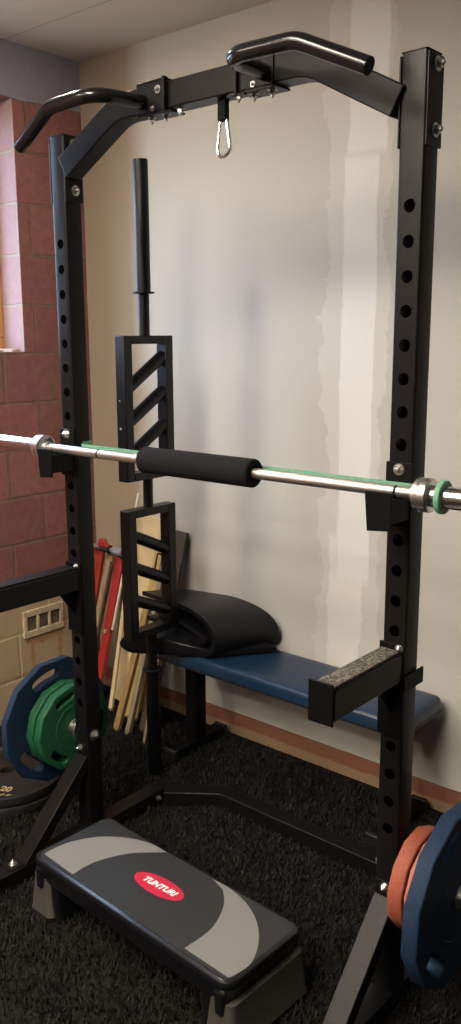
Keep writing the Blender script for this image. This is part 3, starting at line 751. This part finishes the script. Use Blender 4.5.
# ------------------------------------------------------------------ folded mat on the bench
mt = [(-.66, .4945), (-.605, .499), (-.569, .520), (-.557, .556), (-.566, .598), (-.600, .634), (-.66, .660), (-.74, .675), (-.83, .681), (-.95, .686)]
inner = [(-.945, .630), (-.86, .628), (-.76, .612), (-.68, .588), (-.632, .570), (-.612, .558), (-.618, .549), (-.65, .549), (-.74, .568), (-.84, .582), (-.93, .584)]
bottom = [(-.862, .528, .044), (-.84, .527, .0435), (-.79, .523, .039), (-.73, .5155, .0315), (-.66, .5065, .0225), (-.60, .500, .014), (-.572, .5005, .010)]
def spline2(P, n=5):
    V = [Vector(p) for p in P]; out = []
    for i in range(len(V)-1):
        p0 = V[max(i-1, 0)]; p1 = V[i]; p2 = V[i+1]; p3 = V[min(i+2, len(V)-1)]
        for k in range(n):
            t = k/n; out.append(tuple(.5*((2*p1)+(p2-p0)*t+(2*p0-5*p1+4*p2-p3)*t*t+(3*p1-p0-3*p2+p3)*t**3)))
    out.append(tuple(V[-1])); return out
mb = MB(); mb.strip(spline2(mt), .0095, .640, .925, 'y'); mb.strip(spline2(inner), .0095, .643, .920, 'y')
for v in mb.bm.verts:      # the fold runs askew and the loose ends taper at the back
    k = min(1, max(.5, .5+.5*(v.co.x+1.05)/.25)); v.co.y = .640+(v.co.y-.640)*k; v.co.x += .33*(v.co.y-.640); t = (v.co.y-.640)/.285; v.co.z = .4835+(v.co.z-.4835)*(1-.17*t) if v.co.z > .4835 else v.co.z
b2 = MB(); P2 = [(a, b) for a, b, h in bottom]; H2 = [h for a, b, h in bottom]
lo_, hi_ = [], []
for (a, b), h in zip(P2, H2): lo_.append((a, b-h)); hi_.append((a, b+h))
cap = [(P2[0][0]+H2[0]*math.cos(R(t)), P2[0][1]+H2[0]*math.sin(R(t))) for t in range(105, 265, 15)]
prof = spline2(lo_[::-1], 3)[:-1][::-1]
outline = cap+[lo_[0]]+prof[:-0 or None]+hi_[::-1]
ring = [[b2.bm.verts.new((a, 0, b)) for a, b in outline] for _ in range(6)]
for m_, (rg, t, sh) in enumerate(zip(ring, (0, .012, .05, .5, .95, 1), (.72, .92, 1, 1, 1, .92))):
    for v, (a, b) in zip(rg, outline):
        y0_ = .672+.62*min(0, a+.575); v.co.y = y0_+(.87-y0_)*t
        cz = .4835+(b-.4835)*1.0; v.co.z = .4835+(.5)*(0) + ((b-.4835-.033)*sh+.033 if b > .4835 else 0)
        v.co.x = a+.15*t
for r0, r1 in zip(ring, ring[1:]):
    for k in range(len(outline)):
        q = (k+1) % len(outline); b2.bm.faces.new((r0[k], r0[q], r1[q], r1[k]))
b2.bm.faces.new(ring[0][::-1]); b2.bm.faces.new(ring[-1])
bmesh.ops.remove_doubles(b2.bm, verts=b2.bm.verts, dist=.0004)
tmp = bpy.data.meshes.new('t'); b2.bm.to_mesh(tmp); b2.bm.free(); mb.bm.from_mesh(tmp); bpy.data.meshes.remove(tmp)
tag(mb.build('exercise_mat', 'mat', bevel=.003), 'thick black exercise mat folded over on the left end of the blue bench', 'mat')

# ------------------------------------------------------------------ boards and tools leaning in the corner
def leaner(name, label, cat, mat, p0, p1, w, th, group='boards and tools leaning in the corner', parts=None, bev=.002, wax=(1, 0, 0)):
    """a plank from its foot p0 to its head p1 (centre line of the front face)"""
    p0, p1 = Vector(p0), Vector(p1); up = (p1-p0); L = up.length; up.normalize()
    x = (Vector(wax)-up*up.dot(Vector(wax))).normalized(); n = x.cross(up)      # n faces the room
    if n.y > 0: n = -n; 
    m = Matrix((( x.x, n.x, up.x, p0.x), (x.y, n.y, up.y, p0.y), (x.z, n.z, up.z, p0.z), (0, 0, 0, 1)))
    t = thing(name, p0, label, cat, group)
    mb = MB(); mb.box(-w/2, w/2, -th, 0, 0, L); b = mb.xf(m).build('board' if not parts else 'body', mat, t, bevel=bev)
    if parts: parts(t, m, L, b)
    return t
GL = 'boards and tools leaning in the corner'
leaner('painted_board', 'wide cream panel leaning on the plasterboard wall in the corner', 'board', 'cream_board', (-1.30, .850, .015), (-1.17, .932, .93), .235, .018)
def level_parts(t, m, L, b):
    for k in (.50,):
        mb = MB(); mb.cyl((-.010, .0012, L*k), (.010, .0012, L*k), .012, n=18); mb.xf(m).build('vial', 'gold_wood', t)
    for z in (-.004, L-.004):
        mb = MB(); mb.box(-.027, .027, -.024, .002, z, z+.010); mb.xf(m).build('end_cap', 'black_rubber', t, bevel=.002)
leaner('spirit_level', 'long red spirit level leaning left of the cream panel', 'spirit level', 'red_paint', (-1.435, .760, .010), (-1.330, .862, .735), .043, .022, parts=level_parts)
leaner('painted_batten', 'short dark red batten leaning against the brick wall beside the left upright', 'board', simple('dark_red_paint', (.30, .03, .022, 1), .5, 0, 30, .15, .05), (-1.545, .755, .02), (-1.475, .868, .765), .055, .020)
leaner('wooden_batten', 'tan wooden batten between the two red pieces in the corner', 'board', 'tan_wood', (-1.500, .735, .005), (-1.392, .868, .770), .040, .020)
leaner('wooden_batten', 'grey weathered batten just left of the red spirit level', 'board', 'grey_wood', (-1.478, .715, .005), (-1.362, .820, .720), .022, .018)
leaner('wooden_batten', 'thin cream strip standing along the right side of the red spirit level', 'board', 'cream_board', (-1.335, .775, .005), (-1.262, .872, .780), .022, .014)
leaner('wooden_board', 'dark brown board leaning behind the folded mat', 'board', 'dark_wood', (-1.045, .715, .003), (-1.000, .930, .890), .066, .018)
leaner('wooden_batten', 'grey batten along the left edge of the dark brown board', 'board', 'grey_wood', (-1.092, .655, .003), (-1.030, .880, .860), .026, .022)
leaner('wooden_batten', 'thin light batten in front of the right edge of the dark brown board', 'board', 'grey_wood', (-.968, .640, .003), (-.955, .735, .400), .015, .018)
leaner('wooden_batten', 'golden brown batten, leftmost of those below the folded mat', 'board', 'gold_wood', (-1.160, .650, .003), (-1.075, .775, .560), .034, .022)
def yellow_parts(t, m, L, b):
    mb = MB(); loop = fillet([(-.016, L-.115), (-.016, L-.020), (.016, L-.020), (.016, L-.115)], [.010, .010], 4)
    mb.strip([tuple(p) for p in loop]+[(-.016, L-.115)], .0045, .0002, .0022, 'y'); mb.xf(m).build('handle_slot', 'black_rubber', t, smooth=False)
leaner('yellow_board', 'yellow board with a black rounded hand slot behind the ladder frame', 'board', 'yellow_paint', (-1.195, .775, .003), (-1.092, .897, .800), .075, .016, parts=yellow_parts)
# bar clamp lying across the heads of the boards
bc = thing('bar_clamp', (-1.42, .84, .71), 'grey bar clamp with a red head lying across the tops of the leaning boards', 'clamp')
def seg(p, ax): return p
P0, P1 = Vector((-1.555, .800, .788)), Vector((-1.285, .850, .762))
mb = MB(); mb.tube([P0, P1], .0115, 12); mb.build('bar', 'grey_metal', bc)
q = P0.lerp(P1, .62); dr = (P1-P0).normalized()
mb = MB(); mb.tube([q-dr*.024, q+dr*.026], .021, 8); jw = mb.build('jaw', 'black_rubber', bc)
mb = MB(); mb.prism([(q.x-.030, q.z+.014), (q.x-.018, q.z+.050), (q.x+.004, q.z+.030), (q.x+.012, q.z+.052), (q.x+.034, q.z+.012)], q.y-.026, q.y-.004, 'y'); mb.build('head', 'red_paint', bc, bevel=.003)
q2 = P0.lerp(P1, .86)
mb = MB(); mb.tube([q2-dr*.022, q2+dr*.030], .019, 8); mb.build('grip', 'blue_grey', bc)
t = thing('thin_rod', (-1.285, .90, .78), 'thin pale rod poking up above the red clamp head', 'rod')
mb = MB(); mb.tube([(-1.325, .800, .40), (-1.225, .895, 1.04)], .006, 8); mb.build('rod', 'white_rod', t)

# ------------------------------------------------------------------ lamps, daylight, camera
def lamp(x, y, r, col, s, label):
    t = thing('ceiling_lamp', (x, y, ZC-.06), label, 'ceiling lamp', 'ceiling lamps')
    mb = MB(); mb.lathe((x, y, ZC), (0, 0, -1), [(0, r*1.12), (.030, r*1.12), (.034, r*1.04), (.034, r*1.02)], 36); mb.build('housing', 'white_rod', t)
    mb = MB(); mb.lathe((x, y, ZC-.0345), (0, 0, -1), [(0, r), (.010, r*.97), (.016, r*.80), (.018, r*.3)], 36); mb.build('diffuser', glow('lamp_glow', col, s), t)
for lx, ly, wh in ((-1.3, -2.2, 'nearest the window'), (-.95, -3.1, 'second from the brick wall'), (-.5, -4.0, 'farthest back, behind the rack centre'),
                   (.05, -1.35, 'nearest the rack'), (.35, -2.1, 'in the middle of the ceiling'), (.8, -2.9, 'farthest from the brick wall')):
    lamp(lx, ly, .30, (1, .89, .74, 1), FILL_LAMP, 'unseen added wide round ceiling lamp ' + wh)  # unseen lamps, added to brighten the wall and scatter the shadows
lamp(-.898, -.034, .05, (1, .86, .70, 1), LAMP2, 'small round ceiling lamp above the rack')

w = bpy.data.worlds.new('daylight'); sc.world = w; w.use_nodes = True
nt = w.node_tree; bg = nt.nodes['Background']; bg.inputs[1].default_value = SKY
tc = nt.nodes.new('ShaderNodeTexCoord'); sp = nt.nodes.new('ShaderNodeSeparateXYZ'); nt.links.new(tc.outputs['Generated'], sp.inputs[0])
rp = nt.nodes.new('ShaderNodeValToRGB'); cr = rp.color_ramp
cr.elements[0].position = .47; cr.elements[0].color = (.11, .115, .11, 1); cr.elements[1].position = .53; cr.elements[1].color = (.52, .72, 1, 1)
nt.links.new(math_n(nt, 'MULTIPLY_ADD', sp.outputs[2], .5), rp.inputs[0]); nt.links.new(rp.outputs[0], bg.inputs[0])
nt.nodes['Math'].inputs[2].default_value = .5
pl = bpy.data.lights.new('window_portal', 'AREA'); pl.shape = 'RECTANGLE'; pl.size = WY1-WY0; pl.size_y = WZ1-WZ0
pl.cycles.is_portal = True
po = bpy.data.objects.new('window_portal', pl); COL.objects.link(po); po.location = (XL-.26, (WY0+WY1)/2, (WZ0+WZ1)/2)
po.rotation_euler = (0, R(-90), 0)

cam = bpy.data.cameras.new('camera'); co = bpy.data.objects.new('camera', cam); COL.objects.link(co)
cam.sensor_fit = 'VERTICAL'; cam.sensor_height = 36; cam.lens = 36*865.0043/1024; cam.clip_start = .02
yaw, pit, rol = R(40.46355), R(-11.56520), R(-.27285)
fw_ = Vector((-math.sin(yaw)*math.cos(pit), math.cos(yaw)*math.cos(pit), math.sin(pit)))
r_ = Vector((math.cos(yaw), math.sin(yaw), 0)); u_ = r_.cross(fw_)
r2 = r_*math.cos(rol)+u_*math.sin(rol); u2 = -r_*math.sin(rol)+u_*math.cos(rol)
co.matrix_world = Matrix(((r2.x, u2.x, -fw_.x, 1.572587), (r2.y, u2.y, -fw_.y, -1.749457), (r2.z, u2.z, -fw_.z, 1.735343), (0, 0, 0, 1)))
sc.camera = co
vs = sc.view_settings; vs.view_transform = 'Standard'; vs.look = 'None'; vs.exposure = 0; vs.gamma = 1; vs.use_curve_mapping = False
sc.cycles.max_bounces = 8; sc.cycles.diffuse_bounces = 5; sc.cycles.use_denoising = True
